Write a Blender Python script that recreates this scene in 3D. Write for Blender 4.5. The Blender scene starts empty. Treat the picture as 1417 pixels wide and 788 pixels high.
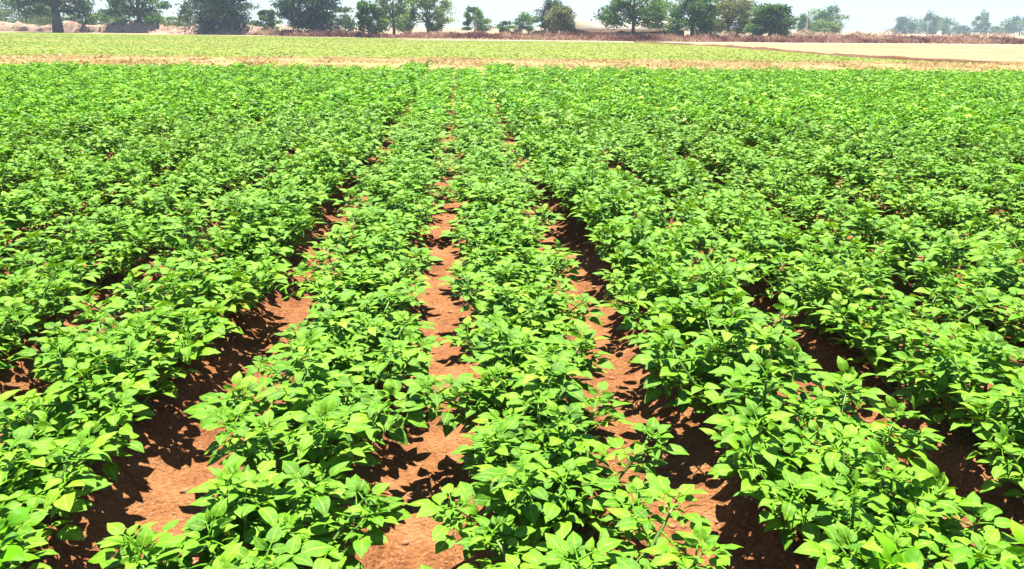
import bpy, math, random
import numpy as np
from mathutils import Matrix, Vector

random.seed(7)
rng = np.random.default_rng(11)
S = bpy.context.scene
COL = S.collection
PI = math.pi
R = math.radians

# ------------------------------------------------------------------ camera
F, CX, CY = 1112.0, 708.5, 394.0            # focal length and centre in photo pixels (1417 x 788)
CAM_H, CAM_X = 1.46, 0.11
PITCH, YAW, ROLL = R(17.80), R(3.75), R(0.62)
cam_data = bpy.data.cameras.new("camera")
cam = bpy.data.objects.new("camera", cam_data)
COL.objects.link(cam)
cam_data.sensor_width = 36.0
cam_data.lens = 36.0 * F / 1417.0
cam_data.clip_start = 0.05
cam_data.clip_end = 5000.0
CAM_R = (Matrix.Rotation(-YAW, 3, 'Z') @ Matrix.Rotation(PI / 2 - PITCH, 3, 'X') @ Matrix.Rotation(ROLL, 3, 'Z'))
cam.matrix_world = Matrix.Translation((CAM_X, 0, CAM_H)) @ CAM_R.to_4x4()
S.camera = cam

# ------------------------------------------------------------------ sky, sun, exposure
SUN_EL, SUN_AZ = R(67), R(4)              # azimuth from +Y (away from the camera), positive to the right
world = bpy.data.worlds.new("World")
S.world = world
world.use_nodes = True
wn = world.node_tree
for n in list(wn.nodes):
    wn.nodes.remove(n)
sky = wn.nodes.new("ShaderNodeTexSky")
sky.sky_type = 'NISHITA'
sky.sun_disc = False
sky.sun_elevation = SUN_EL
sky.sun_rotation = SUN_AZ
sky.altitude = 0
sky.air_density = 1.0
sky.dust_density = 0.4
sky.ozone_density = 3.0
bg = wn.nodes.new("ShaderNodeBackground")
bg.inputs[1].default_value = 0.05
wo = wn.nodes.new("ShaderNodeOutputWorld")
tn = wn.nodes.new("ShaderNodeMix")          # slightly cooler air than the model's
tn.data_type = 'RGBA'
tn.blend_type = 'MULTIPLY'
tn.inputs[0].default_value = 1.0
tn.inputs[7].default_value = (0.82, 0.95, 1.16, 1)
wn.links.new(sky.outputs[0], tn.inputs[6])
wn.links.new(tn.outputs[2], bg.inputs[0])
wn.links.new(bg.outputs[0], wo.inputs[0])

sun_data = bpy.data.lights.new("sun", 'SUN')
sun_data.energy = 5.0
sun_data.angle = R(0.5)
sun_data.color = (1.0, 0.955, 0.88)
sun = bpy.data.objects.new("sun", sun_data)
COL.objects.link(sun)
sdir = Vector((math.sin(SUN_AZ) * math.cos(SUN_EL), math.cos(SUN_AZ) * math.cos(SUN_EL), math.sin(SUN_EL)))
sun.rotation_euler = sdir.to_track_quat('Z', 'Y').to_euler()
sun.location = sdir * 50

S.view_settings.view_transform = 'Standard'
S.view_settings.look = 'None'
S.view_settings.exposure = 1.75
S.view_settings.gamma = 1.0
S.view_settings.use_curve_mapping = False
S.cycles.max_bounces = 7
S.cycles.diffuse_bounces = 2
S.cycles.glossy_bounces = 2
S.cycles.transmission_bounces = 4
S.cycles.transparent_max_bounces = 6
S.cycles.volume_bounces = 0
S.cycles.volume_step_rate = 8.0
S.cycles.caustics_reflective = False
S.cycles.caustics_refractive = False


# ------------------------------------------------------------------ projection helpers
def ray(px, py):
    return CAM_R @ Vector(((px - CX) / F, -(py - CY) / F, -1.0))


def on_ground(px, py, z=0.0):
    d = ray(px, py)
    t = (z - CAM_H) / d.z
    return Vector((CAM_X + d.x * t, d.y * t, z))


def at_depth(px, py, Y):
    d = ray(px, py)
    t = Y / d.y
    return Vector((CAM_X + d.x * t, Y, CAM_H + d.z * t))


CAM_INV = cam.matrix_world.inverted()


def project(p):
    q = CAM_INV @ Vector(p)
    if q.z > -0.05:
        return None
    return CX + F * q.x / -q.z, CY - F * q.y / -q.z, -q.z


# ------------------------------------------------------------------ mesh helpers
def make_mesh(name, verts, faces, tint=None, uvs=None, smooth=False):
    """verts (n,3); faces: list of index tuples or (n,k) array; tint per face; uvs per loop."""
    me = bpy.data.meshes.new(name)
    verts = np.asarray(verts, dtype=np.float32)
    if isinstance(faces, np.ndarray):
        k = faces.shape[1]
        loops = faces.astype(np.int32).ravel()
        starts = np.arange(0, len(loops), k, dtype=np.int32)
        totals = np.full(len(faces), k, dtype=np.int32)
    else:
        totals = np.array([len(f) for f in faces], dtype=np.int32)
        loops = np.array([i for f in faces for i in f], dtype=np.int32)
        starts = np.concatenate([[0], np.cumsum(totals)[:-1]]).astype(np.int32)
    me.vertices.add(len(verts))
    me.vertices.foreach_set("co", verts.ravel())
    me.loops.add(len(loops))
    me.loops.foreach_set("vertex_index", loops)
    me.polygons.add(len(totals))
    me.polygons.foreach_set("loop_start", starts)
    me.polygons.foreach_set("loop_total", totals)
    if smooth:
        me.polygons.foreach_set("use_smooth", np.ones(len(totals), dtype=bool))
    me.update(calc_edges=True)
    if tint is not None:
        a = me.attributes.new("tint", 'FLOAT', 'FACE')
        a.data.foreach_set("value", np.asarray(tint, dtype=np.float32))
    if uvs is not None:
        l = me.uv_layers.new(name="UVMap")
        l.data.foreach_set("uv", np.asarray(uvs, dtype=np.float32).ravel())
    me.validate()
    return me


def link(name, me, mat, parent=None):
    o = bpy.data.objects.new(name, me)
    if mat is not None and not me.materials:
        me.materials.append(mat)
    COL.objects.link(o)
    if parent is not None:
        o.parent = parent
    return o


def tag(o, label=None, cat=None, group=None, kind=None):
    if label:
        o["label"] = label
    if cat:
        o["category"] = cat
    if group:
        o["group"] = group
    if kind:
        o["kind"] = kind
    return o


def empty(name, loc, rz=0.0):
    o = bpy.data.objects.new(name, None)
    o.empty_display_size = 0.2
    o.location = loc
    o.rotation_euler = (0, 0, rz)
    COL.objects.link(o)
    return o


def tube(path, radii, sides=6):
    """Tapered tube through points: verts, faces."""
    V, Fc = [], []
    n = len(path)
    for i, p in enumerate(path):
        p = Vector(p)
        a = Vector(path[max(0, i - 1)])
        b = Vector(path[min(n - 1, i + 1)])
        t = (b - a).normalized()
        u = t.orthogonal().normalized()
        w = t.cross(u)
        for k in range(sides):
            ang = 2 * PI * k / sides
            V.append(p + (u * math.cos(ang) + w * math.sin(ang)) * radii[i])
    for i in range(n - 1):
        for k in range(sides):
            k2 = (k + 1) % sides
            Fc.append((i * sides + k, i * sides + k2, (i + 1) * sides + k2, (i + 1) * sides + k))
    Fc.append(tuple(range(sides))[::-1])
    Fc.append(tuple((n - 1) * sides + k for k in range(sides)))
    return [tuple(v) for v in V], Fc


class Bag:
    def __init__(self):
        self.v, self.f = [], []

    def add(self, V, Fc):
        b = len(self.v)
        self.v.extend(V)
        self.f.extend(tuple(i + b for i in f) for f in Fc)

    def box(self, c, s, M=None):
        cx, cy, cz = c
        hx, hy, hz = s[0] / 2, s[1] / 2, s[2] / 2
        V = [Vector((x * hx, y * hy, z * hz)) for z in (-1, 1) for y in (-1, 1) for x in (-1, 1)]
        if M is not None:
            V = [M @ v for v in V]
        V = [tuple(v + Vector((cx, cy, cz))) for v in V]
        self.add(V, [(0, 2, 3, 1), (4, 5, 7, 6), (0, 1, 5, 4), (2, 6, 7, 3), (0, 4, 6, 2), (1, 3, 7, 5)])

    def mesh(self, name, smooth=False):
        return make_mesh(name, self.v, self.f, smooth=smooth)


def vnoise(x, y, seed=0):
    """value noise on arrays, about -1..1"""
    xi = np.floor(x).astype(np.int64)
    yi = np.floor(y).astype(np.int64)
    xf, yf = x - xi, y - yi
    u = xf * xf * (3 - 2 * xf)
    v = yf * yf * (3 - 2 * yf)

    def h(i, j):
        k = (i * 374761393 + j * 668265263 + seed * 1442695041) & 0xFFFFFFFF
        k = ((k ^ (k >> 13)) * 1274126177) & 0xFFFFFFFF
        return ((k ^ (k >> 16)) & 0xFFFF) / 32767.5 - 1.0
    a, b = h(xi, yi), h(xi + 1, yi)
    c, d = h(xi, yi + 1), h(xi + 1, yi + 1)
    return (a * (1 - u) + b * u) * (1 - v) + (c * (1 - u) + d * u) * v


# ------------------------------------------------------------------ materials
def new_mat(name):
    m = bpy.data.materials.new(name)
    m.use_nodes = True
    nt = m.node_tree
    for n in list(nt.nodes):
        nt.nodes.remove(n)
    out = nt.nodes.new("ShaderNodeOutputMaterial")
    return m, nt, out


def N(nt, t, **kw):
    n = nt.nodes.new(t)
    for k, v in kw.items():
        setattr(n, k, v)
    return n


def ramp(nt, stops, interp='LINEAR'):
    r = nt.nodes.new("ShaderNodeValToRGB")
    r.color_ramp.interpolation = interp
    els = r.color_ramp.elements
    while len(els) < len(stops):
        els.new(0.5)
    for e, (p, c) in zip(els, stops):
        e.position = p
        e.color = (*c, 1)
    return r


def math_n(nt, op, a, b=None, c=None):
    n = nt.nodes.new("ShaderNodeMath")
    n.operation = op
    for i, v in enumerate((a, b, c)):
        if v is None:
            continue
        if isinstance(v, (int, float)):
            n.inputs[i].default_value = v
        else:
            nt.links.new(v, n.inputs[i])
    return n.outputs[0]


def mixc(nt, fac, a, b, mode='MIX'):
    n = nt.nodes.new("ShaderNodeMix")
    n.data_type = 'RGBA'
    n.blend_type = mode
    for i, v in ((0, fac), (6, a), (7, b)):
        if isinstance(v, (int, float)):
            n.inputs[i].default_value = v
        elif isinstance(v, tuple):
            n.inputs[i].default_value = (*v, 1)
        else:
            nt.links.new(v, n.inputs[i])
    return n.outputs[2]


def leaf_mat(name, stops, trans=0.35, rough=0.48, veins=False, spec=0.22, tcol=(1.35, 1.15, 0.5)):
    """leaf surface: colour from the per-leaf tint, translucent, optional paler veins from the leaf's own UVs."""
    m, nt, out = new_mat(name)
    at = N(nt, "ShaderNodeAttribute", attribute_name="tint")
    oi = N(nt, "ShaderNodeObjectInfo")
    t = math_n(nt, 'MULTIPLY_ADD', oi.outputs['Random'], 0.16, at.outputs['Fac'])
    t = math_n(nt, 'SUBTRACT', t, 0.08)
    r = ramp(nt, stops)
    nt.links.new(t, r.inputs[0])
    col = r.outputs[0]
    normal = None
    if veins:
        uv = N(nt, "ShaderNodeUVMap")
        sep = N(nt, "ShaderNodeSeparateXYZ")
        nt.links.new(uv.outputs[0], sep.inputs[0])
        u = math_n(nt, 'ABSOLUTE', math_n(nt, 'SUBTRACT', sep.outputs[0], 0.5))
        mid = math_n(nt, 'SUBTRACT', 1.0, math_n(nt, 'MULTIPLY', u, 13.0))
        mid = math_n(nt, 'MAXIMUM', mid, 0.0)
        ph = math_n(nt, 'MULTIPLY_ADD', u, -3.2, sep.outputs[1])
        w = math_n(nt, 'SINE', math_n(nt, 'MULTIPLY', ph, 34.0))
        lat = math_n(nt, 'MULTIPLY', math_n(nt, 'POWER', math_n(nt, 'MAXIMUM', w, 0.0), 3.0), 0.45)
        vein = math_n(nt, 'MAXIMUM', mid, lat)
        nz = N(nt, "ShaderNodeTexNoise")
        tc = N(nt, "ShaderNodeTexCoord")
        nt.links.new(tc.outputs['Object'], nz.inputs['Vector'])
        nz.inputs['Scale'].default_value = 26.0
        col = mixc(nt, math_n(nt, 'MULTIPLY', nz.outputs['Fac'], 0.4), col, (0.10, 0.27, 0.010))
        nq = N(nt, "ShaderNodeTexNoise")
        nq.inputs['Scale'].default_value = 95.0
        nq.inputs['Detail'].default_value = 3.0
        nt.links.new(tc.outputs['Object'], nq.inputs['Vector'])
        rq = ramp(nt, [(0.34, (0.66, 0.72, 0.6)), (0.66, (1.2, 1.14, 1.3))])
        nt.links.new(nq.outputs['Fac'], rq.inputs[0])
        col = mixc(nt, 1.0, col, rq.outputs[0], 'MULTIPLY')
        col = mixc(nt, math_n(nt, 'MULTIPLY', vein, 0.5), col, (0.42, 0.48, 0.10))
        bump = N(nt, "ShaderNodeBump")
        bump.inputs['Strength'].default_value = 0.3
        bump.inputs['Distance'].default_value = 0.004
        nz2 = N(nt, "ShaderNodeTexNoise")
        nz2.inputs['Scale'].default_value = 120.0
        nt.links.new(tc.outputs['Object'], nz2.inputs['Vector'])
        hgt = math_n(nt, 'MULTIPLY_ADD', nz2.outputs['Fac'], 1.6, math_n(nt, 'MULTIPLY', vein, -1.0))
        nt.links.new(hgt, bump.inputs['Height'])
        normal = bump.outputs[0]
    p = N(nt, "ShaderNodeBsdfPrincipled")
    nt.links.new(col, p.inputs['Base Color'])
    p.inputs['Roughness'].default_value = rough
    p.inputs['Specular IOR Level'].default_value = spec
    tr = N(nt, "ShaderNodeBsdfTranslucent")
    tint = mixc(nt, 1.0, col, tcol, 'MULTIPLY')
    nt.links.new(tint, tr.inputs[0])
    if normal is not None:
        nt.links.new(normal, p.inputs['Normal'])
    mx = N(nt, "ShaderNodeMixShader")
    mx.inputs[0].default_value = trans
    nt.links.new(p.outputs[0], mx.inputs[1])
    nt.links.new(tr.outputs[0], mx.inputs[2])
    nt.links.new(mx.outputs[0], out.inputs[0])
    return m


def ground_mat(name, stops, scales=((6.0, 0.6), (60.0, 0.4)), rough=0.95, bump=0.0, bump_scale=90.0, stretch=(1, 1, 1), speck=None):
    m, nt, out = new_mat(name)
    tc = N(nt, "ShaderNodeTexCoord")
    mp = N(nt, "ShaderNodeMapping")
    mp.inputs['Scale'].default_value = stretch
    nt.links.new(tc.outputs['Object'], mp.inputs['Vector'])
    acc = None
    for sc, w in scales:
        nz = N(nt, "ShaderNodeTexNoise")
        nz.inputs['Scale'].default_value = sc
        nz.inputs['Detail'].default_value = 5
        nt.links.new(mp.outputs[0], nz.inputs['Vector'])
        v = math_n(nt, 'MULTIPLY', nz.outputs['Fac'], w)
        acc = v if acc is None else math_n(nt, 'ADD', acc, v)
    r = ramp(nt, stops)
    nt.links.new(acc, r.inputs[0])
    col = r.outputs[0]
    if speck:
        vo = N(nt, "ShaderNodeTexVoronoi")
        vo.inputs['Scale'].default_value = speck[0]
        nt.links.new(tc.outputs['Object'], vo.inputs['Vector'])
        k = math_n(nt, 'LESS_THAN', vo.outputs['Distance'], speck[1])
        sp = N(nt, "ShaderNodeSeparateColor")
        nt.links.new(vo.outputs['Color'], sp.inputs[0])
        k = math_n(nt, 'MULTIPLY', k, math_n(nt, 'GREATER_THAN', sp.outputs[0], 0.55))
        col = mixc(nt, k, col, speck[2])
    p = N(nt, "ShaderNodeBsdfPrincipled")
    p.inputs['Roughness'].default_value = rough
    p.inputs['Specular IOR Level'].default_value = 0.15
    nt.links.new(col, p.inputs['Base Color'])
    if bump:
        nz = N(nt, "ShaderNodeTexNoise")
        nz.inputs['Scale'].default_value = bump_scale
        nz.inputs['Detail'].default_value = 6
        nt.links.new(tc.outputs['Object'], nz.inputs['Vector'])
        b = N(nt, "ShaderNodeBump")
        b.inputs['Strength'].default_value = bump
        b.inputs['Distance'].default_value = 0.02
        nt.links.new(nz.outputs['Fac'], b.inputs['Height'])
        nt.links.new(b.outputs[0], p.inputs['Normal'])
    nt.links.new(p.outputs[0], out.inputs[0])
    return m


M_SOIL = ground_mat("red_soil", [(0.36, (0.11, 0.036, 0.013)), (0.5, (0.225, 0.092, 0.032)), (0.64, (0.31, 0.15, 0.06))],
                    scales=((3.0, 0.4), (14.0, 0.25), (60.0, 0.35)), bump=1.0, bump_scale=70.0, speck=(85.0, 0.22, (0.36, 0.20, 0.10)))
M_GROUND = ground_mat("dry_earth", [(0.3, (0.24, 0.16, 0.08)), (0.6, (0.31, 0.22, 0.12))], scales=((0.15, 0.5), (2.0, 0.5)))
M_VERGE = ground_mat("straw_ground", [(0.32, (0.13, 0.06, 0.02)), (0.46, (0.27, 0.18, 0.065)), (0.7, (0.34, 0.26, 0.11))], scales=((0.5, 0.45), (3.0, 0.55)), stretch=(0.6, 1.6, 1))
M_FIELD = ground_mat("young_crop_field", [(0.3, (0.125, 0.165, 0.018)), (0.5, (0.155, 0.19, 0.025)), (0.7, (0.20, 0.19, 0.04))], scales=((0.06, 0.7), (1.2, 0.3)), stretch=(0.25, 1.6, 1))
M_BARE = ground_mat("pale_bare_earth", [(0.40, (0.25, 0.125, 0.05)), (0.5, (0.29, 0.19, 0.085)), (0.60, (0.33, 0.26, 0.15))], scales=((0.35, 0.6), (2.5, 0.4)), stretch=(0.10, 1.2, 1))
M_BANK = ground_mat("bank_earth", [(0.36, (0.15, 0.07, 0.04)), (0.5, (0.33, 0.22, 0.15)), (0.7, (0.42, 0.32, 0.23))], scales=((0.5, 0.5), (2.5, 0.5)))
M_PATH = ground_mat("pale_track", [(0.3, (0.28, 0.23, 0.16)), (0.6, (0.34, 0.29, 0.22))], scales=((0.2, 0.5), (2.0, 0.5)))
M_BUND = ground_mat("brown_bund", [(0.3, (0.06, 0.025, 0.01)), (0.6, (0.14, 0.07, 0.03))], scales=((0.6, 0.5), (4.0, 0.5)))

M_POTATO = leaf_mat("potato_leaf", [(0.0, (0.010, 0.058, 0.002)), (0.40, (0.078, 0.238, 0.003)), (0.75, (0.158, 0.35, 0.007)), (1.0, (0.27, 0.44, 0.022))], trans=0.16, veins=True, spec=0.12)
M_POTATO_FAR = leaf_mat("potato_leaf_far", [(0.0, (0.007, 0.042, 0.002)), (0.40, (0.078, 0.240, 0.003)), (0.75, (0.165, 0.37, 0.009)), (1.0, (0.28, 0.46, 0.026))], trans=0.15, spec=0.08)
M_STEM = leaf_mat("potato_stem", [(0.0, (0.12, 0.2, 0.04)), (1.0, (0.16, 0.24, 0.06))], trans=0.0)
M_STRAW = leaf_mat("straw", [(0.0, (0.08, 0.035, 0.012)), (0.25, (0.26, 0.15, 0.045)), (0.6, (0.44, 0.33, 0.13)), (1.0, (0.58, 0.48, 0.24))], trans=0.35, rough=0.7, spec=0.2, tcol=(1, 1, 1))
M_GRASS = leaf_mat("young_grass", [(0.0, (0.105, 0.185, 0.012)), (0.5, (0.155, 0.21, 0.020)), (1.0, (0.23, 0.215, 0.05))], trans=0.45, rough=0.6, spec=0.2)
M_BRUSH = leaf_mat("dry_brush", [(0.0, (0.08, 0.026, 0.02)), (0.3, (0.22, 0.10, 0.075)), (0.55, (0.40, 0.23, 0.165)), (0.8, (0.50, 0.36, 0.22)), (1.0, (0.20, 0.23, 0.07))], trans=0.15, rough=0.8, spec=0.1, tcol=(1, 1, 1))
M_PALEBRUSH = leaf_mat("pale_brush", [(0.0, (0.28, 0.15, 0.10)), (0.4, (0.42, 0.30, 0.19)), (0.8, (0.55, 0.46, 0.33)), (1.0, (0.26, 0.27, 0.12))], trans=0.15, rough=0.8, spec=0.1, tcol=(1, 1, 1))


def simple_mat(name, c, rough=0.8, noise=0.25, scale=2.0):
    m, nt, out = new_mat(name)
    tc = N(nt, "ShaderNodeTexCoord")
    nz = N(nt, "ShaderNodeTexNoise")
    nz.inputs['Scale'].default_value = scale
    nz.inputs['Detail'].default_value = 5
    nt.links.new(tc.outputs['Object'], nz.inputs['Vector'])
    r = ramp(nt, [(0.3, tuple(x * (1 - noise) for x in c)), (0.7, tuple(min(1, x * (1 + noise)) for x in c))])
    nt.links.new(nz.outputs['Fac'], r.inputs[0])
    p = N(nt, "ShaderNodeBsdfPrincipled")
    p.inputs['Roughness'].default_value = rough
    nt.links.new(r.outputs[0], p.inputs['Base Color'])
    nt.links.new(p.outputs[0], out.inputs[0])
    return m


M_BARK = simple_mat("bark", (0.12, 0.095, 0.08), 0.9, 0.4, 3.0)
M_ROOF = simple_mat("cream_roof_sheet", (0.31, 0.245, 0.155), 0.6, 0.12, 0.6)
M_WALL = simple_mat("shed_wall", (0.22, 0.13, 0.08), 0.9, 0.2, 0.8)
M_POST = simple_mat("concrete_post", (0.55, 0.53, 0.50), 0.8, 0.1, 4.0)
M_CLOD = simple_mat("soil_clod", (0.34, 0.15, 0.075), 0.95, 0.35, 20.0)

# ------------------------------------------------------------------ ground, fields
ROW = 0.75
FIELD_END = 22.6


def sheet(name, pts, z, mat):
    V = [(p[0], p[1], z) for p in pts]
    me = make_mesh(name, V, [tuple(range(len(V)))])
    if me.polygons[0].normal.z < 0:
        me.flip_normals()
    o = link(name, me, mat)
    return tag(o, kind="structure")


sheet("ground", [(-2500, -40), (2500, -40), (2500, 3000), (-2500, 3000)], -0.03, M_GROUND)

# potato field soil: ridges and furrows, finer near the camera
xs = np.unique(np.concatenate([np.arange(-26, -3, 0.125), np.arange(-3, 3, 0.03), np.arange(3, 30, 0.125)]).round(4))
ys = np.unique(np.concatenate([np.arange(-1.5, 6, 0.04), np.arange(6, FIELD_END + 0.4, 0.12)]).round(4))
X, Y = np.meshgrid(xs, ys)


def soil_z(X, Y):
    ph = 0.5 - 0.5 * np.cos(2 * PI * X / ROW)
    z = 0.02 + 0.105 * np.clip(ph * 1.25 - 0.12, 0, 1) ** 1.15
    z = z + 0.012 * vnoise(X * 5, Y * 5, 1) + 0.009 * vnoise(X * 14, Y * 14, 2) + 0.006 * vnoise(X * 33, Y * 33, 3)
    return z


Z = soil_z(X, Y)
edge = np.clip((FIELD_END + 0.3 - Y) / 0.5, 0, 1)
Z = Z * edge - 0.02 * (1 - edge)
nx, ny = len(xs), len(ys)
idx = np.arange(nx * ny).reshape(ny, nx)
quads = np.stack([idx[:-1, :-1], idx[:-1, 1:], idx[1:, 1:], idx[1:, :-1]], -1).reshape(-1, 4)
tag(link("field_soil", make_mesh("field_soil", np.stack([X, Y, Z], -1).reshape(-1, 3), quads, smooth=True), M_SOIL), kind="structure")

# verge of dry straw, young green crop, bare pale field
FAR = [(0, 44.5), (355, 50.0), (710, 56.5), (1063, 60.0), (1417, 62.5)]
far_pts = [on_ground(*p) for p in FAR]
VERGE_Y = 39.2
sheet("verge", [(-60, FIELD_END - 1), (70, FIELD_END - 1), (70, VERGE_Y), (-60, VERGE_Y)], -0.022, M_VERGE)
bnd = [on_ground(*p) for p in [(880, 58.6), (1000, 64.5), (1100, 72.0), (1200, 79.5), (1300, 85.0), (1417, 88.5)]]
fl = far_pts[0]
left_ext = (fl.x - 60, fl.y + 8)
green = [(-110, VERGE_Y), (bnd[-1].x, VERGE_Y)] + [(b.x, b.y) for b in reversed(bnd)] + [(p.x, p.y) for p in reversed(far_pts[:3])] + [left_ext]
sheet("grass_field", green, -0.014, M_FIELD)
fr = far_pts[-1]
bare = [(bnd[0].x, bnd[0].y)] + [(b.x, b.y) for b in bnd[1:]] + [(90, 33), (120, 60), (fr.x + 40, fr.y)] + [(far_pts[4].x, far_pts[4].y), (far_pts[3].x, far_pts[3].y)]
sheet("bare_field", bare, -0.010, M_BARE)
# pale track along the far edge of the fields
tk = [on_ground(*p) for p in [(560, 55.6), (710, 56.6), (880, 58.6), (1063, 60.2), (1417, 62.6)]]
V, Fc = [], []
for p in tk:
    V += [(p.x, p.y - 1.0, -0.004), (p.x, p.y + 3.5, -0.004)]
for i in range(len(tk) - 1):
    Fc.append((2 * i, 2 * i + 2, 2 * i + 3, 2 * i + 1))
tag(link("track", make_mesh("track", V, Fc), M_PATH), kind="structure")


def lumpy_ridge(name, pts, width, height, mat, seed, step=0.5, cross=7):
    """a low bank of earth along a polyline"""
    line = []
    for a, b in zip(pts[:-1], pts[1:]):
        a, b = Vector(a), Vector(b)
        n = max(1, int((b - a).length / step))
        line += [a.lerp(b, i / n) for i in range(n)]
    line.append(Vector(pts[-1]))
    V, Fc = [], []
    for i, p in enumerate(line):
        q = line[min(i + 1, len(line) - 1)] - line[max(i - 1, 0)]
        nrm = Vector((-q.y, q.x, 0)).normalized()
        for k in range(cross):
            s = k / (cross - 1) * 2 - 1
            prof = max(0, 1 - s * s)
            n1 = float(vnoise(np.array([i * 0.23 + k * .3]), np.array([k * 0.7]), seed)[0])
            n2 = float(vnoise(np.array([i * 0.9]), np.array([k * 1.3]), seed + 5)[0])
            h = height * prof * (0.75 + 0.45 * n1 + 0.2 * n2) - 0.05
            c = p + nrm * (s * width / 2 * (1 + 0.25 * n2))
            V.append((c.x, c.y, h))
    for i in range(len(line) - 1):
        for k in range(cross - 1):
            a = i * cross + k
            Fc.append((a, a + cross, a + cross + 1, a + 1))
    me = make_mesh(name, V, Fc, smooth=True)
    if me.polygons[len(me.polygons) // 2].normal.z < 0:
        me.flip_normals()
    return tag(link(name, me, mat), kind="structure")


lumpy_ridge("field_bund", [(b.x, b.y, 0) for b in bnd] + [(bnd[-1].x + 20, bnd[-1].y - 2.5, 0)], 0.8, 0.20, M_BUND, 3)
bank = [on_ground(*p) for p in [(-120, 42.0), (0, 43.5), (180, 46.0), (355, 49.0)]]
lumpy_ridge("earth_bank", [(p.x, p.y + 4, 0) for p in bank], 4.0, 1.4, M_BANK, 8, step=0.7, cross=9)


# ------------------------------------------------------------------ scattered small faces (grass, straw, brush)
def blades(name, base, height, width, lean, tint, mat, kind="stuff"):
    """one mesh of two-triangle leaning blades; base (n,3)"""
    n = len(base)
    az = rng.uniform(0, 2 * PI, n)
    sx, sy = np.cos(az), np.sin(az)
    la = rng.uniform(0, 2 * PI, n)
    lx, ly = np.cos(la) * lean * height, np.sin(la) * lean * height
    a = base + np.stack([-sx * width / 2, -sy * width / 2, np.zeros(n)], -1)
    b = base + np.stack([sx * width / 2, sy * width / 2, np.zeros(n)], -1)
    c = base + np.stack([sx * width * .3 + lx * .5, sy * width * .3 + ly * .5, height * .6], -1)
    d = base + np.stack([lx, ly, height], -1)
    V = np.stack([a, b, c, d], 1).reshape(-1, 3)
    i = np.arange(n) * 4
    Fq = np.stack([i, i + 1, i + 2, i + 3], -1)
    return tag(link(name, make_mesh(name, V, Fq, tint=tint), mat), kind=kind)


# dry straw on the verge, tufts and lying stalks in clumps
n = 42000
vy = FIELD_END + 0.3 + (VERGE_Y - FIELD_END) * rng.random(n) ** 0.8
vx = -26 + 60 * rng.random(n)
cl = vnoise(vx * 0.9, vy * 0.6, 21) + 0.6 * vnoise(vx * 2.7, vy * 1.7, 22)
keep = cl > -0.25
vx, vy, cl = vx[keep], vy[keep], cl[keep]
nb = len(vx)
blades("straw_tufts", np.stack([vx, vy, np.full(nb, -0.03)], -1), rng.uniform(0.03, 0.11, nb) * (1 + np.clip(cl, 0, 1)), rng.uniform(0.03, 0.10, nb), 1.3,
       np.clip(0.66 + 0.3 * vnoise(vx * 1.1, vy, 23) + rng.normal(0, 0.2, nb), 0, 1), M_STRAW)

# young crop in the green field
n = 60000
gy = VERGE_Y + 70 * rng.random(n) ** 1.3
gx = -70 + 130 * rng.random(n)
poly = [(p[0], p[1]) for p in green]


def inside(px, py, poly):
    c = np.zeros(len(px), dtype=bool)
    j = len(poly) - 1
    for i in range(len(poly)):
        xi, yi = poly[i]
        xj, yj = poly[j]
        c ^= ((yi > py) != (yj > py)) & (px < (xj - xi) * (py - yi) / (yj - yi + 1e-12) + xi)
        j = i
    return c


k = inside(gx, gy, poly)
gx, gy = gx[k], gy[k]
nb = len(gx)
blades("young_crop_grass", np.stack([gx, gy, np.full(nb, -0.015)], -1), rng.uniform(0.02, 0.045, nb), rng.uniform(0.08, 0.22, nb), 1.6,
       np.clip(0.5 + 0.7 * vnoise(gx * 0.03, gy * 0.30, 31) + rng.normal(0, 0.04, nb), 0, 1), M_GRASS)


# dry reddish brush along the far edge
def brush_strip(name, pts, depth, hgt, count, mat, seed, tintbase=0.4):
    pts = [Vector(p) for p in pts]
    seg = np.array([(b - a).length for a, b in zip(pts[:-1], pts[1:])])
    cum = np.concatenate([[0], np.cumsum(seg)])
    s = rng.random(count) * cum[-1]
    ii = np.clip(np.searchsorted(cum, s) - 1, 0, len(seg) - 1)
    f = (s - cum[ii]) / seg[ii]
    P = np.array([tuple(p) for p in pts])
    base = P[ii] * (1 - f[:, None]) + P[ii + 1] * f[:, None]
    off = rng.random(count)
    base[:, 1] += off * depth
    prof = 0.60 + 0.6 * vnoise(s * 0.25, off * 2, seed) + 0.4 * vnoise(s * 1.3, off * 3, seed + 1)
    prof = np.clip(prof, 0.15, 1.6) * (0.55 + 0.45 * off)
    zz = rng.random(count) ** 0.7 * hgt * prof
    base[:, 2] = zz * 0.85 - 0.03
    tint = np.clip(tintbase + 0.42 * vnoise(s * 0.16, off, seed + 2) + 0.25 * vnoise(s * 1.1, zz * 2, seed + 4) + rng.normal(0, 0.12, count), 0, 0.98)
    return blades(name, base, rng.uniform(0.10, 0.42, count), rng.uniform(0.05, 0.22, count), 1.0, tint, mat)


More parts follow.
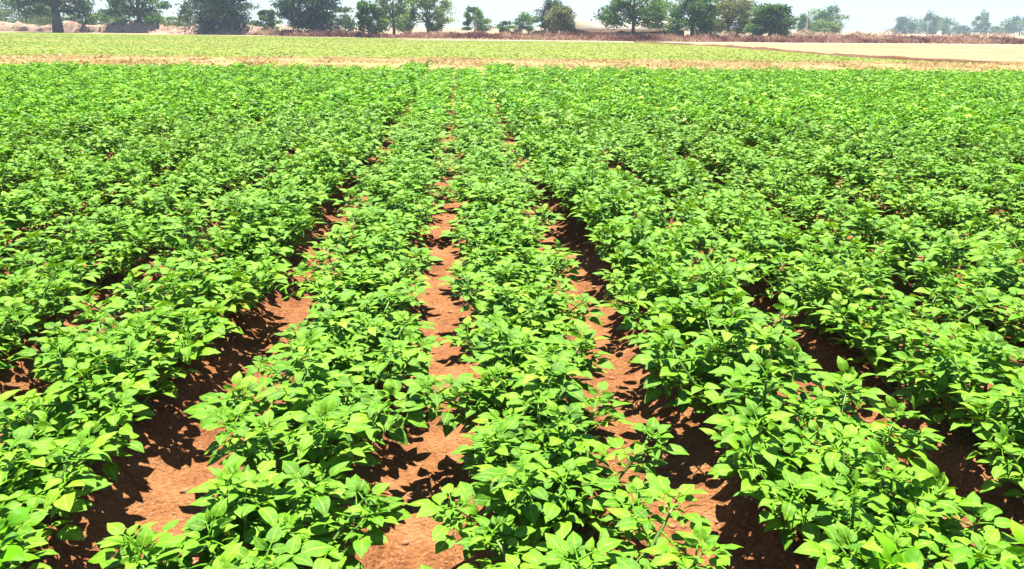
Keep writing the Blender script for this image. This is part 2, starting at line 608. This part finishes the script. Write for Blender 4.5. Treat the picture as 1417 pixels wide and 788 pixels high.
bl = [on_ground(*p) for p in [(345, 49.8), (500, 52.8), (710, 56.0), (900, 58.4), (1063, 59.8), (1417, 62.3), (1500, 62.8)]]
brush_strip("dry_brush", [(p.x, p.y + 3.5, 0) for p in bl], 7.0, 1.0, 30000, M_BRUSH, 41)
bl2 = [on_ground(*p) for p in [(1000, 59.4), (1063, 59.8), (1417, 62.3), (1500, 62.8)]]
brush_strip("pale_brush", [(p.x, p.y + 11, 0) for p in bl2], 9.0, 1.7, 12000, M_PALEBRUSH, 51, 0.5)
bl3 = [on_ground(*p) for p in [(-100, 42), (0, 44.0), (180, 46.5), (355, 49.5)]]
brush_strip("undergrowth", [(p.x, p.y + 6.8, 0) for p in bl3], 5.0, 3.2, 14000, leaf_mat("undergrowth_leaf", [(0.0, (0.035, 0.04, 0.025)), (0.6, (0.09, 0.13, 0.045)), (1.0, (0.2, 0.26, 0.1))], trans=0.2, rough=0.7, spec=0.15), 61, 0.35)

# ------------------------------------------------------------------ trees
TREE_MATS = {}


def tree_mat(key):
    if key not in TREE_MATS:
        stops = {
            'dark': [(0, (0.006, 0.020, 0.018)), (0.5, (0.022, 0.060, 0.038)), (1, (0.12, 0.20, 0.08))],
            'mid': [(0, (0.015, 0.045, 0.014)), (0.5, (0.05, 0.14, 0.028)), (1, (0.19, 0.32, 0.06))],
            'pale': [(0, (0.035, 0.075, 0.03)), (0.5, (0.11, 0.20, 0.055)), (1, (0.28, 0.38, 0.12))],
            'olive': [(0, (0.035, 0.05, 0.012)), (0.5, (0.11, 0.14, 0.03)), (1, (0.26, 0.27, 0.08))],
        }[key]
        TREE_MATS[key] = leaf_mat("tree_leaf_" + key, stops, trans=0.4, rough=0.55, spec=0.12, tcol=(1.2, 1.15, 0.7))
    return TREE_MATS[key]


def tree(name, label, group, px, Y, top_px, bot_px, w_px, key, n=3200, trunk_r=0.16, lobes=12, leaf=0.31, gap=0.5, lean=0.0, cat="tree", top_m=None):
    """px: trunk column; top_px / bot_px: top and bottom of the crown and w_px its width, all in photo pixels at depth Y."""
    k = 1.32 - 0.24 * px / 480 if px < 480 else 1.0        # on the left the trees stand behind the earth bank
    Y, trunk_r, leaf, top_m = Y * k, trunk_r * k, leaf * k, (top_m * k if top_m else None)
    foot = at_depth(px, 40, Y)
    foot.z = 0.0
    top = top_m * 0.82 if top_m is not None else at_depth(px, top_px, Y).z
    lobes = int(lobes * 1.5)
    bot_px += 5 if bot_px < 40 else 1
    bot = max(0.15, at_depth(px, bot_px, Y).z)
    wid = 1.14 * w_px * Y / F
    root = empty(name, foot)
    tag(root, label, cat, group)
    r = random.Random(int(px * 13 + Y))
    ch = top - bot
    # lobes: clumps of leaves spread through the crown
    L = []
    for i in range(lobes):
        t = (i + r.random()) / lobes
        prof = math.sin(PI * min(1, 0.27 + 0.66 * t)) ** 0.7
        a = i * 2.4 + r.random()
        rad = wid / 2 * prof * (0.40 + 0.55 * r.random())
        c = Vector((math.cos(a) * rad + lean * t * ch, math.sin(a) * rad * 0.9, bot + ch * (0.03 + 0.91 * t)))
        L.append((c, wid * (0.11 + 0.19 * r.random() ** 1.5), ch * (0.08 + 0.14 * r.random()) * (1.7 if Y > 180 else 1.0)))
    # trunk and limbs
    bag = Bag()
    fork = Vector((lean * 0.2, 0, max(0.3, bot + ch * 0.22)))
    bag.add(*tube([(0, 0, -0.1), (0.05 * lean + 0.03, 0.02, fork.z * 0.45), tuple(fork)], [trunk_r * 1.25, trunk_r, trunk_r * 0.8], 8))
    bag.add(*tube([tuple(fork), (lean * .5 * ch * .5, 0.05, bot + ch * 0.55), (lean * ch * .85, 0.0, bot + ch * 0.9)], [trunk_r * 0.75, trunk_r * 0.5, trunk_r * 0.15], 6))
    for c, _, _ in L[::2] + L[1::4]:
        m = fork.lerp(c, 0.5) + Vector((r.uniform(-.15, .15), r.uniform(-.15, .15), 0.12 * ch * 0.5))
        bag.add(*tube([tuple(fork + Vector((0, 0, r.uniform(-0.1, 0.4) * min(1, ch * .3)))), tuple(m), tuple(c)], [trunk_r * 0.5, trunk_r * 0.28, trunk_r * 0.1], 5))
    link("trunk", bag.mesh("trunk", smooth=True), M_BARK, root)
    # crown
    rg = np.random.default_rng(int(px * 7 + Y))
    n = int(n * 2.2)
    li = rg.integers(0, len(L), n)
    C = np.array([tuple(l[0]) for l in L])[li]
    rx = np.array([l[1] for l in L])[li]
    rz = np.array([l[2] for l in L])[li]
    d = rg.normal(size=(n, 3))
    d /= np.linalg.norm(d, axis=1)[:, None]
    rad = rg.random(n) ** gap * (1 + 0.16 * rg.normal(size=n).clip(-1, 2))
    P = C + d * np.stack([rx, rx, rz], -1) * rad[:, None]
    P[:, 2] = np.maximum(P[:, 2], 0.12)
    sz = leaf * rg.uniform(0.5, 1.25, n)
    a1 = rg.normal(size=(n, 3)) * np.array([1, 1, 0.6])
    a1 /= np.linalg.norm(a1, axis=1)[:, None]
    a2 = np.cross(a1, rg.normal(size=(n, 3)))
    a2 /= np.linalg.norm(a2, axis=1)[:, None]
    u, v = a1 * sz[:, None] * 0.5, a2 * sz[:, None] * 0.28
    Vv = np.stack([P - u, P - v * 1.1 + u * .1, P + u, P + v + u * .05], 1).reshape(-1, 3)
    i4 = np.arange(n) * 4
    lt = rg.normal(0, 0.18, len(L))
    tint = np.clip(0.52 + lt[li] + 0.26 * rg.normal(size=n), 0, 1)
    link("crown", make_mesh("crown", Vv, np.stack([i4, i4 + 1, i4 + 2, i4 + 3], -1), tint=tint), tree_mat(key), root)
    return root


GT = "trees along the far field edge"
GS = "shrubs beneath the far trees"
GH = "hazy trees in the far distance"
tree("tree", "pale feathery tree at the field's far edge, before the thick-trunked blue-dark tree", GT, 38, 116, 0, 34, 92, 'pale', n=4200, lobes=15, top_m=6.5, trunk_r=0.14)
tree("tree", "tall tree with the thickest bare trunk rising from the pale earth bank", GT, 80, 98, 0, 18, 84, 'dark', n=4200, lobes=14, top_m=9.0, trunk_r=0.52, leaf=0.3)
tree("shrub", "light green shrub between the thick-trunked tree and the open-crowned branching tree", GS, 112, 108, 10, 36, 36, 'mid', n=1500, lobes=8, trunk_r=0.06, cat="shrub")
tree("shrub", "low pale shrub on the earth bank under the open-crowned branching tree", GS, 148, 112, 17, 37, 40, 'pale', n=1300, lobes=8, trunk_r=0.05, cat="shrub")
tree("tree", "slim pale tree with hanging foliage just behind the open-crowned branching tree", GT, 166, 118, 0, 30, 22, 'pale', n=1600, lobes=9, top_m=7.0, trunk_r=0.12)
tree("tree", "open-crowned tree with spreading dark branches showing against white sky", GT, 194, 106, 0, 33, 78, 'mid', n=3900, lobes=13, top_m=8.0, trunk_r=0.34, gap=0.7)
tree("shrub", "low green shrub between open-crowned branching tree and a thin bare tree", GS, 228, 112, 22, 38, 36, 'pale', n=1000, lobes=7, trunk_r=0.05, cat="shrub")
tree("tree", "thin small tree with a bare bent branch standing alone in a sky gap", GT, 255, 108, 6, 36, 20, 'dark', n=700, lobes=6, trunk_r=0.10, lean=0.12)
tree("tree", "broad dark tree with foliage reaching down to the pale bank", GT, 311, 104, 0, 42, 84, 'dark', n=6500, lobes=18, top_m=7.6, trunk_r=0.35, leaf=0.3)
tree("shrub", "rounded light shrub between the two broad dark trees", GS, 371, 108, 13, 42, 30, 'mid', n=1300, lobes=8, trunk_r=0.06, cat="shrub")
tree("tree", "dark-based tree with thick shadowy trunk where the reddish brush begins", GT, 436, 104, 0, 40, 92, 'dark', n=6500, lobes=17, top_m=6.2, trunk_r=0.45, leaf=0.3)
tree("shrub", "narrow low shrub beside the dark-based tree, above the reddish brush", GS, 478, 110, 22, 44, 22, 'mid', n=700, lobes=6, trunk_r=0.05, cat="shrub")
tree("tree", "small rounded dark-green tree standing apart with its whole top in view", GT, 510, 106, 3, 44, 38, 'mid', n=2600, lobes=11, trunk_r=0.12)
tree("tree", "pale loose tree next to the small rounded dark-green tree", GT, 545, 116, 0, 42, 50, 'pale', n=3000, lobes=12, top_m=7.4, trunk_r=0.2, gap=0.65)
tree("tree", "tall loose tree with lilac-grey crown overhanging a small sky gap", GT, 592, 112, 0, 38, 58, 'pale', n=3400, lobes=13, top_m=7.0, trunk_r=0.2, gap=0.65)
tree("tree", "small bluish tree with a spiky top standing alone above reddish brush", GT, 657, 130, 10, 44, 36, 'mid', n=1700, lobes=9, trunk_r=0.1)
tree("shrub", "lowest round shrub peeping over brush between two lone trees", GS, 700, 125, 30, 46, 26, 'mid', n=700, lobes=6, trunk_r=0.05, cat="shrub")
tree("tree", "low bluish tree crouching beside the olive-and-dark pair of trees", GT, 731, 140, 19, 46, 40, 'mid', n=1700, lobes=9, trunk_r=0.1)
tree("tree", "dark blue-green tree with twiggy top behind the olive bushy tree", GT, 766, 128, 0, 42, 40, 'dark', n=2200, lobes=10, trunk_r=0.14)
tree("tree", "bushy olive-brown tree in front of the dark twiggy-topped tree", GT, 776, 112, 10, 46, 40, 'olive', n=2300, lobes=10, trunk_r=0.12)
tree("tree", "large green tree whose crown hangs over the cream shed's roof", GT, 876, 102, 0, 33, 96, 'mid', n=4400, lobes=14, top_m=7.4, trunk_r=0.22)
tree("tree", "pale leafy tree behind the cream shed, under overhanging green crown", GT, 908, 124, 0, 36, 44, 'pale', n=2000, lobes=10, top_m=6.0, trunk_r=0.14)
tree("tree", "dense grey-green tree standing at the cream shed's end", GT, 958, 104, 0, 44, 72, 'mid', n=4600, lobes=14, top_m=6.8, trunk_r=0.26)
tree("tree", "yellowish-green tree with two stems between dense grey-green and dark domed trees", GT, 1008, 112, 0, 44, 76, 'olive', n=4200, lobes=14, top_m=6.4, trunk_r=0.22)
tree("tree", "dark domed tree ending the tall tree row, beside open sky", GT, 1066, 104, 0, 47, 60, 'mid', n=5200, lobes=15, top_m=5.4, trunk_r=0.26)
tree("tree", "blue-green dome-shaped hazy tree beside the tall pale pole", GT, 1142, 200, 12, 44, 50, 'mid', n=2600, lobes=11, trunk_r=0.25, leaf=0.4)
tree("tree", "small hazy tree half hidden behind the tall pale pole", GT, 1112, 190, 20, 44, 20, 'mid', n=1100, lobes=7, trunk_r=0.12, leaf=0.35)
tree("shrub", "bright low shrub in front of the blue-green dome-shaped hazy tree", GS, 1142, 150, 30, 46, 40, 'pale', n=1300, lobes=8, trunk_r=0.08, leaf=0.35, cat="shrub")
tree("tree", "faded blue tree with sloping crown, beginning the distant hazy clump of three", GH, 1252, 380, 25, 46, 34, 'mid', n=1800, lobes=10, trunk_r=0.3, leaf=0.7)
tree("tree", "tallest faded blue tree, directly behind the short white post", GH, 1284, 380, 20, 46, 28, 'mid', n=1600, lobes=9, trunk_r=0.3, leaf=0.7)
tree("tree", "flat-topped faded blue tree in the hazy clump, past the white post", GH, 1305, 390, 25, 46, 36, 'mid', n=1800, lobes=10, trunk_r=0.3, leaf=0.7)
tree("tree", "lone upright faded blue tree between two low hazy thickets", GH, 1358, 380, 19, 45, 22, 'mid', n=1300, lobes=8, trunk_r=0.25, leaf=0.7)
tree("shrub", "low hazy thicket between the distant clump and the lone upright tree", GH, 1334, 400, 36, 46, 28, 'mid', n=700, lobes=7, trunk_r=0.15, leaf=0.7, cat="shrub")
tree("shrub", "lowest hazy thicket just beyond the lone upright faded tree", GH, 1381, 400, 37, 46, 26, 'mid', n=700, lobes=7, trunk_r=0.15, leaf=0.7, cat="shrub")
tree("tree", "wide faded blue tree cut by the edge of the photo", GH, 1412, 360, 24, 46, 52, 'mid', n=2200, lobes=11, trunk_r=0.3, leaf=0.7)

# ------------------------------------------------------------------ shed behind the brush
SY = 110.0
pl, pr = at_depth(800, 44, SY), at_depth(948, 44, SY)
eave_z = at_depth(870, 41.0, SY).z
ridge_z = at_depth(870, 29.0, SY + 4).z
w = pr.x - pl.x
shed = empty("farm_shed", ((pl.x + pr.x) / 2, SY, 0))
tag(shed, "long low cream-roofed farm shed behind the reddish brush, partly under trees", "shed")
b = Bag()
ov = 0.35
hw = w / 2
V = [(-hw - ov, -ov, eave_z), (hw + ov, -ov, eave_z), (hw + ov, 4, ridge_z), (-hw - ov, 4, ridge_z), (hw + ov, 8 + ov, eave_z), (-hw - ov, 8 + ov, eave_z)]
V += [(x, y, z - 0.09) for x, y, z in V]
b.add(V, [(0, 1, 2, 3), (3, 2, 4, 5), (7, 6, 9, 8), (8, 9, 11, 10), (0, 6, 7, 1), (5, 4, 10, 11), (1, 7, 8, 2), (2, 8, 10, 4), (0, 3, 9, 6), (3, 5, 11, 9)])
link("roof", b.mesh("roof"), M_ROOF, shed)
b = Bag()
wz = eave_z - 0.12
b.box((0, 7.9, wz / 2), (w, 0.15, wz))
b.box((-hw + 0.1, 4, wz / 2), (0.15, 7.6, wz))
b.box((hw - 0.1, 4, wz / 2), (0.15, 7.6, wz))
b.box((-hw * 0.55, 0.1, wz * 0.47), (w * 0.42, 0.15, wz * 0.94))
b.box((hw * 0.45, 0.1, wz * 0.3), (w * 0.5, 0.15, wz * 0.6))
for sx in (-1, 1):
    x = sx * (hw - 0.1)
    b.add([(x, 0.3, wz), (x, 7.7, wz), (x, 4, ridge_z - 0.14)], [(0, 1, 2)])
link("wall", b.mesh("wall"), M_WALL, shed)
for i in range(6):
    x = -hw + 0.2 + (w - 0.4) * i / 5
    b = Bag()
    b.add(*tube([(x, -0.12, 0), (x, -0.12, wz)], [0.06, 0.05], 6))
    link("post", b.mesh("post"), M_BARK, shed)


# ------------------------------------------------------------------ poles
def pole(name, label, px, top_px, Y, r, cat, cap=True):
    foot = at_depth(px, 40, Y)
    h = at_depth(px, top_px, Y).z
    root = empty(name, (foot.x, Y, 0))
    tag(root, label, cat)
    b = Bag()
    b.add(*tube([(0, 0, -0.2), (0, 0, h * .6), (0, 0, h)], [r * 1.15, r, r * 0.85], 8))
    link("shaft", b.mesh("shaft", smooth=True), M_POST, root)
    if cap:
        b = Bag()
        b.add(*tube([(0, 0, h), (0, 0, h + 0.05), (0, 0, h + 0.14)], [r * 1.1, r * 1.1, r * 0.4], 8))
        link("cap", b.mesh("cap"), M_POST, root)


pole("concrete_pole", "tall pale concrete pole in front of the hazy dome-shaped trees", 1116, 16, 140, 0.13, "pole")
pole("boundary_post", "short white boundary post in the brush before the faded blue clump", 1284, 33, 130, 0.10, "post")
pole("slender_post", "slender pale post standing beside the thin bare-branched tree", 263, 19, 124, 0.05, "post", cap=False)

# ------------------------------------------------------------------ potato plants


def leaflet_template(ns, ncx):
    """unit leaflet along +x, width along y, normal +z. returns verts, faces, uv per vertex"""
    V, uv, Fc = [], [], []
    for i in range(ns + 1):
        t = i / ns
        w = 0.31 * (math.sin(PI * min(1, t) ** 0.82) ** 0.68 if 0 < t < 1 else 0.0)
        if t > 0.75:
            w *= 1 - 0.25 * (t - 0.75) / 0.25
        z0 = 0.10 * math.sin(PI * t * 0.8) - 0.20 * t * t
        if i in (0, ns):
            V.append((t, 0, z0))
            uv.append((0.5, t))
        else:
            for k in range(ncx + 1):
                s = k / ncx * 2 - 1
                V.append((t - 0.05 * abs(s), s * w, z0 + 0.32 * w * abs(s) - 0.16 * w * s * s))
                uv.append((0.5 + 0.5 * s, t))
    m = ncx + 1
    for k in range(ncx):
        Fc.append((0, 1 + k + 1, 1 + k)[::-1])
    for i in range(ns - 2):
        a = 1 + i * m
        for k in range(ncx):
            Fc.append((a + k, a + m + k, a + m + k + 1, a + k + 1))
    a = 1 + (ns - 2) * m
    for k in range(ncx):
        Fc.append((a + k, len(V) - 1, a + k + 1))
    return np.array(V), Fc, uv


T_NEAR = leaflet_template(6, 4)
T_FAR = (np.array([(0, 0, 0), (0.45, -0.30, 0.08), (0.5, 0, 0.03), (0.45, 0.30, 0.08), (1, 0, -0.12)]), [(0, 1, 4, 2), (0, 2, 4, 3)], None)


class PlantBag:
    def __init__(self, T):
        self.T = T
        self.r = random.Random(99)
        self.v, self.f, self.t, self.uv = [], [], [], []
        self.n = 0

    def leaflet(self, base, d, s, L, tint, wmul=1.0):
        n = d.cross(s)
        tv = self.T[0].copy()
        cu, wa, ph = self.r.uniform(-0.22, 0.10), self.r.uniform(0.0, 0.22), self.r.uniform(0, 6.3)
        tv[:, 2] += cu * tv[:, 0] ** 2 + wa * np.sin(tv[:, 0] * 9 + ph) * np.abs(tv[:, 1]) + 0.12 * self.r.uniform(-1, 1) * tv[:, 1] * tv[:, 0]
        tv[:, 1] += self.r.uniform(-0.12, 0.12) * tv[:, 0] ** 2
        M = np.array([tuple(d), tuple(s), tuple(n)])
        sc = np.array([L, L * wmul, L])
        self.v.append((tv * sc) @ M + np.array(tuple(base)))
        for f in self.T[1]:
            self.f.append(tuple(i + self.n for i in f))
            self.t.append(tint)
            if self.T[2]:
                self.uv.extend(self.T[2][i] for i in f)
        self.n += len(tv)

    def strip(self, pts, w, tint):
        V, Fc = tube(pts, w, 4)
        Fc = Fc[:-2]
        self.v.append(np.array(V))
        for f in Fc:
            self.f.append(tuple(i + self.n for i in f))
            self.t.append(tint)
            self.uv.extend([(0.25, 0.0)] * len(f))
        self.n += len(V)


def plant(seed, T, stems=4, radius=0.41, height=0.35, leaves_per_stem=10, big=1.0):
    """returns (foliage bag, list of stem tubes)"""
    r = random.Random(seed)
    pb = PlantBag(T)
    st = []
    up = Vector((0, 0, 1))
    for i in range(stems):
        a = 2 * PI * (i + r.uniform(-0.25, 0.25)) / stems
        reach = radius * (r.uniform(0.45, 0.85) if i % 3 else r.uniform(0.05, 0.3))
        h = height * r.uniform(0.72, 1.0)
        tip = Vector((math.cos(a) * reach, math.sin(a) * reach, h))
        b0 = Vector((math.cos(a) * 0.03, math.sin(a) * 0.03, -0.03))
        mid = b0.lerp(tip, 0.5) + Vector((math.cos(a), math.sin(a), 0)) * reach * 0.10
        path = []
        for k in range(6):
            t = k / 5 * 0.93
            path.append(b0 * (1 - t) ** 2 + mid * 2 * t * (1 - t) + tip * t * t)
        st.append((path, [0.007, 0.0065, 0.006, 0.0052, 0.0042, 0.003]))
        for j in range(leaves_per_stem):
            t = 0.32 + 0.70 * ((j + r.uniform(0, 0.6)) / leaves_per_stem) ** 0.62
            t = min(t, 1.0)
            o = b0 * (1 - t) ** 2 + mid * 2 * t * (1 - t) + tip * t * t
            az = a + j * 2.4 + r.uniform(-0.5, 0.5)
            # lean outwards
            dv = Vector((math.cos(az), math.sin(az), 0)) + Vector((math.cos(a), math.sin(a), 0)) * 0.35
            dv.normalize()
            el = R(r.uniform(0, 26)) + R(46) * (max(0, t - 0.72) / 0.28) ** 2 * r.uniform(0.3, 1)
            d = (dv * math.cos(el) + up * math.sin(el)).normalized()
            s = up.cross(d).normalized()
            s = (s + up * r.uniform(-0.42, 0.42)).normalized()
            size = big * r.uniform(0.78, 1.12) * (0.80 if t > 0.92 else 1.0) * (0.85 if t < 0.45 else 1.0)
            rl = (0.118 if t < 0.9 else 0.085) * size
            droop = r.uniform(0.05, 0.35) * rl
            tint = 0.44 + 0.12 * t + r.uniform(-0.26, 0.26) * (1 if T[2] else 1.15) + (r.uniform(0.25, 0.5) if r.random() < 0.015 else 0)

            def P(q):
                return o + d * (rl * q) - up * (droop * q * q)
            if T[2]:
                pb.strip([P(0), P(0.4), P(0.75), P(1)], [0.0030, 0.0025, 0.0020, 0.0015], 0.55)
            pairs = ((0.40, 0.66, 70), (0.74, 0.86, 58)) if size > 0.72 else ((0.6, 0.75, 60),)
            for q, ls, ang in pairs:
                for sd in (-1, 1):
                    be = R(ang + r.uniform(-12, 12)) * sd
                    dl = d * math.cos(be) + s * math.sin(be)
                    dl = (dl + up * r.uniform(-0.35, 0.25)).normalized()
                    nn = d.cross(s)
                    sl = nn.cross(dl).normalized()
                    sl = (sl + nn * r.uniform(-0.45, 0.45)).normalized()
                    sl = (sl - dl * sl.dot(dl)).normalized()
                    pb.leaflet(P(q) + dl * 0.006, dl, sl, 0.094 * size * ls * r.uniform(0.88, 1.12), tint + r.uniform(-0.09, 0.09), r.uniform(0.9, 1.12))
            de = (d - up * r.uniform(0.0, 0.5)).normalized()
            se = (s - de * s.dot(de)).normalized()
            pb.leaflet(P(1.0), de, se, 0.094 * size * r.uniform(0.92, 1.15), tint + r.uniform(-0.06, 0.10), r.uniform(0.95, 1.12))
    return pb, st


NV = 8
FOL, STEMS = [], []
for i in range(NV):
    pb, st = plant(100 + i, T_NEAR, stems=(8, 7)[i % 2], leaves_per_stem=(16, 18)[i % 2], big=0.66)
    me = make_mesh("foliage", np.concatenate(pb.v), pb.f, tint=pb.t, uvs=pb.uv, smooth=True)
    me.materials.append(M_POTATO)
    FOL.append(me)
    sm = []
    for path, rad in st:
        V, Fc = tube(path, rad, 6)
        m2 = make_mesh("stem", V, Fc, smooth=True)
        m2.materials.append(M_STEM)
        sm.append(m2)
    STEMS.append(sm)
FARP = []
for i in range(6):
    pb, st = plant(300 + i, T_FAR, stems=(6, 7)[i % 2], leaves_per_stem=(15, 13)[i % 2], big=0.84)
    FARP.append((np.concatenate(pb.v), np.array(pb.f), np.array(pb.t)))

NEARP = []
for me in FOL[:6]:
    v = np.empty(len(me.vertices) * 3)
    me.vertices.foreach_get("co", v)
    NEARP.append((v.reshape(-1, 3), [tuple(p.vertices) for p in me.polygons], np.array([a.value for a in me.attributes["tint"].data])))

# every plant of the field: (row number, y, x, scale)
SPACING = 0.31
plants = []
prng = random.Random(5)
for ri in range(-30, 36):                    # ridge centres at (ri + 0.5) * ROW
    xr = (ri + 0.5) * ROW
    y = 0.95 + prng.uniform(0, SPACING)
    while y < FIELD_END:
        edge_x = 0.72 * y + 2.8
        if abs(xr - (CAM_X + 0.065 * y)) < edge_x:
            sc = prng.uniform(0.92, 1.08)
            if ri in (-1, 0):
                sc *= 1.02 if y < 5.3 else 1.08
            elif ri in (-2, 1):
                sc *= 1.06 if y < 5.3 else 1.2
            else:
                sc *= 1.0
            if prng.random() < 0.03 and y > 2.5:
                sc *= 0.75
            jx = prng.uniform(-0.025, 0.025) + {-2: 0.0, -1: 0.01, 0: -0.03, 1: 0.0}.get(ri, 0.0)
            if y < 1.9:
                sc *= 0.94 if ri in (-1, 0) else 0.90
            if ri in (-1, 0) and y < 1.9:
                jx = (0.005 if ri == 0 else -0.03) + 0.5 * jx
            if ri in (-2, 1) and y > 5.3:
                jx += 0.05 if ri == -2 else -0.05
            plants.append([ri, y + prng.uniform(-0.05, 0.05), xr + jx, sc])
        y += SPACING * prng.uniform(0.88, 1.12)
px_ = np.array([p[2] for p in plants])
py_ = np.array([p[1] for p in plants])
pz_ = soil_z(px_, py_)


def in_view(x, y, z):
    best = False
    for dx, dz in ((0, 0.3), (-0.25, 0.25), (0.25, 0.25), (0, 0.42)):
        q = project((x + dx, y, z + dz))
        if q and -25 < q[0] < 1442 and q[1] < 815:
            best = True
    return best


view = [(math.hypot(px_[i] - CAM_X, py_[i]), i) for i in range(len(plants)) if in_view(px_[i], py_[i], pz_[i])]
view.sort()
near = [i for _, i in view[:298]]
near_set = set(near)

ORD = ("first second third fourth fifth sixth seventh eighth ninth tenth eleventh twelfth thirteenth fourteenth fifteenth sixteenth "
       "seventeenth eighteenth nineteenth twentieth").split()
TENS = {2: "twenty", 3: "thirty", 4: "forty"}
TENTH = {2: "twentieth", 3: "thirtieth", 4: "fortieth"}


def ordinal(n):
    if n <= 20:
        return ORD[n - 1]
    t, u = divmod(n, 10)
    return TENTH[t] if u == 0 else TENS[t] + "-" + ORD[u - 1]


by_row = {}
for i in near:
    by_row.setdefault(plants[i][0], []).append(i)
rows_seen = sorted(by_row)
for ri, ids in by_row.items():
    ids.sort(key=lambda i: py_[i])
    side = "cream shed side" if ri >= 0 else "thick-trunked tree side"
    rn = ordinal(ri + 1 if ri >= 0 else -ri)
    for k, i in enumerate(ids):
        sc = plants[i][3]
        v = prng.randrange(NV)
        root = empty("potato_plant", (px_[i], py_[i], pz_[i] - 0.01), prng.choice((0, PI)) + prng.uniform(-0.35, 0.35))
        root.scale = (sc * (1.05 if ri in (-1, 0) else 1.04) * prng.choice((-1, 1)), sc * 1.14, sc * prng.uniform(0.92, 1.08) * (0.74 if ri in (-1, 0) else 0.92))
        root.rotation_euler = (prng.uniform(-.07, .07), prng.uniform(-.07, .07), root.rotation_euler.z)
        word = "small" if sc < 0.8 else "leafy"
        tag(root, f"{word} potato plant {ordinal(k + 1)} from near end, {rn} row from central furrow, {side}", "potato plant", "potato plants growing in rows")
        link("foliage", FOL[v], None, root)
        for m2 in STEMS[v]:
            link("stem", m2, None, root)

# the rest of the crop, further off than anyone would count
VV, FF, TT = [], [], []
nv = 0
for i, p in enumerate(plants):
    if i in near_set:
        continue
    v, f, t = (FARP if py_[i] > 4.5 else NEARP)[prng.randrange(6)]
    a = prng.choice((0, PI)) + prng.uniform(-0.4, 0.4)
    ca, sa = math.cos(a), math.sin(a)
    sc = p[3]
    w = np.stack([(v[:, 0] * ca - v[:, 1] * sa) * sc * 1.03 + px_[i], (v[:, 0] * sa + v[:, 1] * ca) * sc * 1.12 + py_[i], v[:, 2] * sc * prng.uniform(.92, 1.08) * (0.74 if p[0] in (-1, 0) else 0.92) + pz_[i] - 0.01], -1)
    VV.append(w)
    FF.extend((f + nv).tolist() if isinstance(f, np.ndarray) else [tuple(k + nv for k in q) for q in f])
    TT.append(t + prng.uniform(-0.08, 0.08))
    nv += len(v)
tag(link("potato_crop", make_mesh("potato_crop", np.concatenate(VV), FF, tint=np.concatenate(TT)), M_POTATO_FAR), kind="stuff")

# clods and crumbs of soil lying in the furrows
n = 4200
cy = 1.0 + 8 * rng.random(n) ** 1.6
cx = rng.integers(-5, 6, n) * ROW + rng.normal(0, 0.10, n)
cz = soil_z(cx, cy)
ico = np.array([(0, 0, 1), (0.89, 0, 0.45), (0.28, 0.85, 0.45), (-0.72, 0.53, 0.45), (-0.72, -0.53, 0.45), (0.28, -0.85, 0.45), (0.72, 0.53, -0.45), (-0.28, 0.85, -0.45), (-0.89, 0, -0.45), (-0.28, -0.85, -0.45), (0.72, -0.53, -0.45), (0, 0, -1)])
icf = np.array([(0, 1, 2), (0, 2, 3), (0, 3, 4), (0, 4, 5), (0, 5, 1), (1, 6, 2), (2, 7, 3), (3, 8, 4), (4, 9, 5), (5, 10, 1), (6, 7, 2), (7, 8, 3), (8, 9, 4), (9, 10, 5), (10, 6, 1), (11, 7, 6), (11, 8, 7), (11, 9, 8), (11, 10, 9), (11, 6, 10)])
sz = 0.003 + 0.014 * rng.random(n) ** 7
jit = rng.uniform(0.6, 1.3, (n, 12, 1))
V = ico[None] * jit * sz[:, None, None] * np.array([1, 1, 0.7]) + np.stack([cx, cy, cz], -1)[:, None, :]
Fi = icf[None] + (np.arange(n) * 12)[:, None, None]
tag(link("soil_clods", make_mesh("soil_clods", V.reshape(-1, 3), Fi.reshape(-1, 3)), M_CLOD), kind="stuff")

# ------------------------------------------------------------------ haze: the air between here and the far trees
m, nt, out = new_mat("haze")
pv = N(nt, "ShaderNodeVolumePrincipled")
pv.inputs['Color'].default_value = (0.72, 0.86, 1.0, 1)
pv.inputs['Density'].default_value = 0.0006
pv.inputs['Anisotropy'].default_value = 0.0
nt.links.new(pv.outputs[0], out.inputs['Volume'])
b = Bag()
b.box((40, 270, 6.0), (900, 640, 14.4))
hz = link("haze", b.mesh("haze"), m)
tag(hz, kind="stuff")
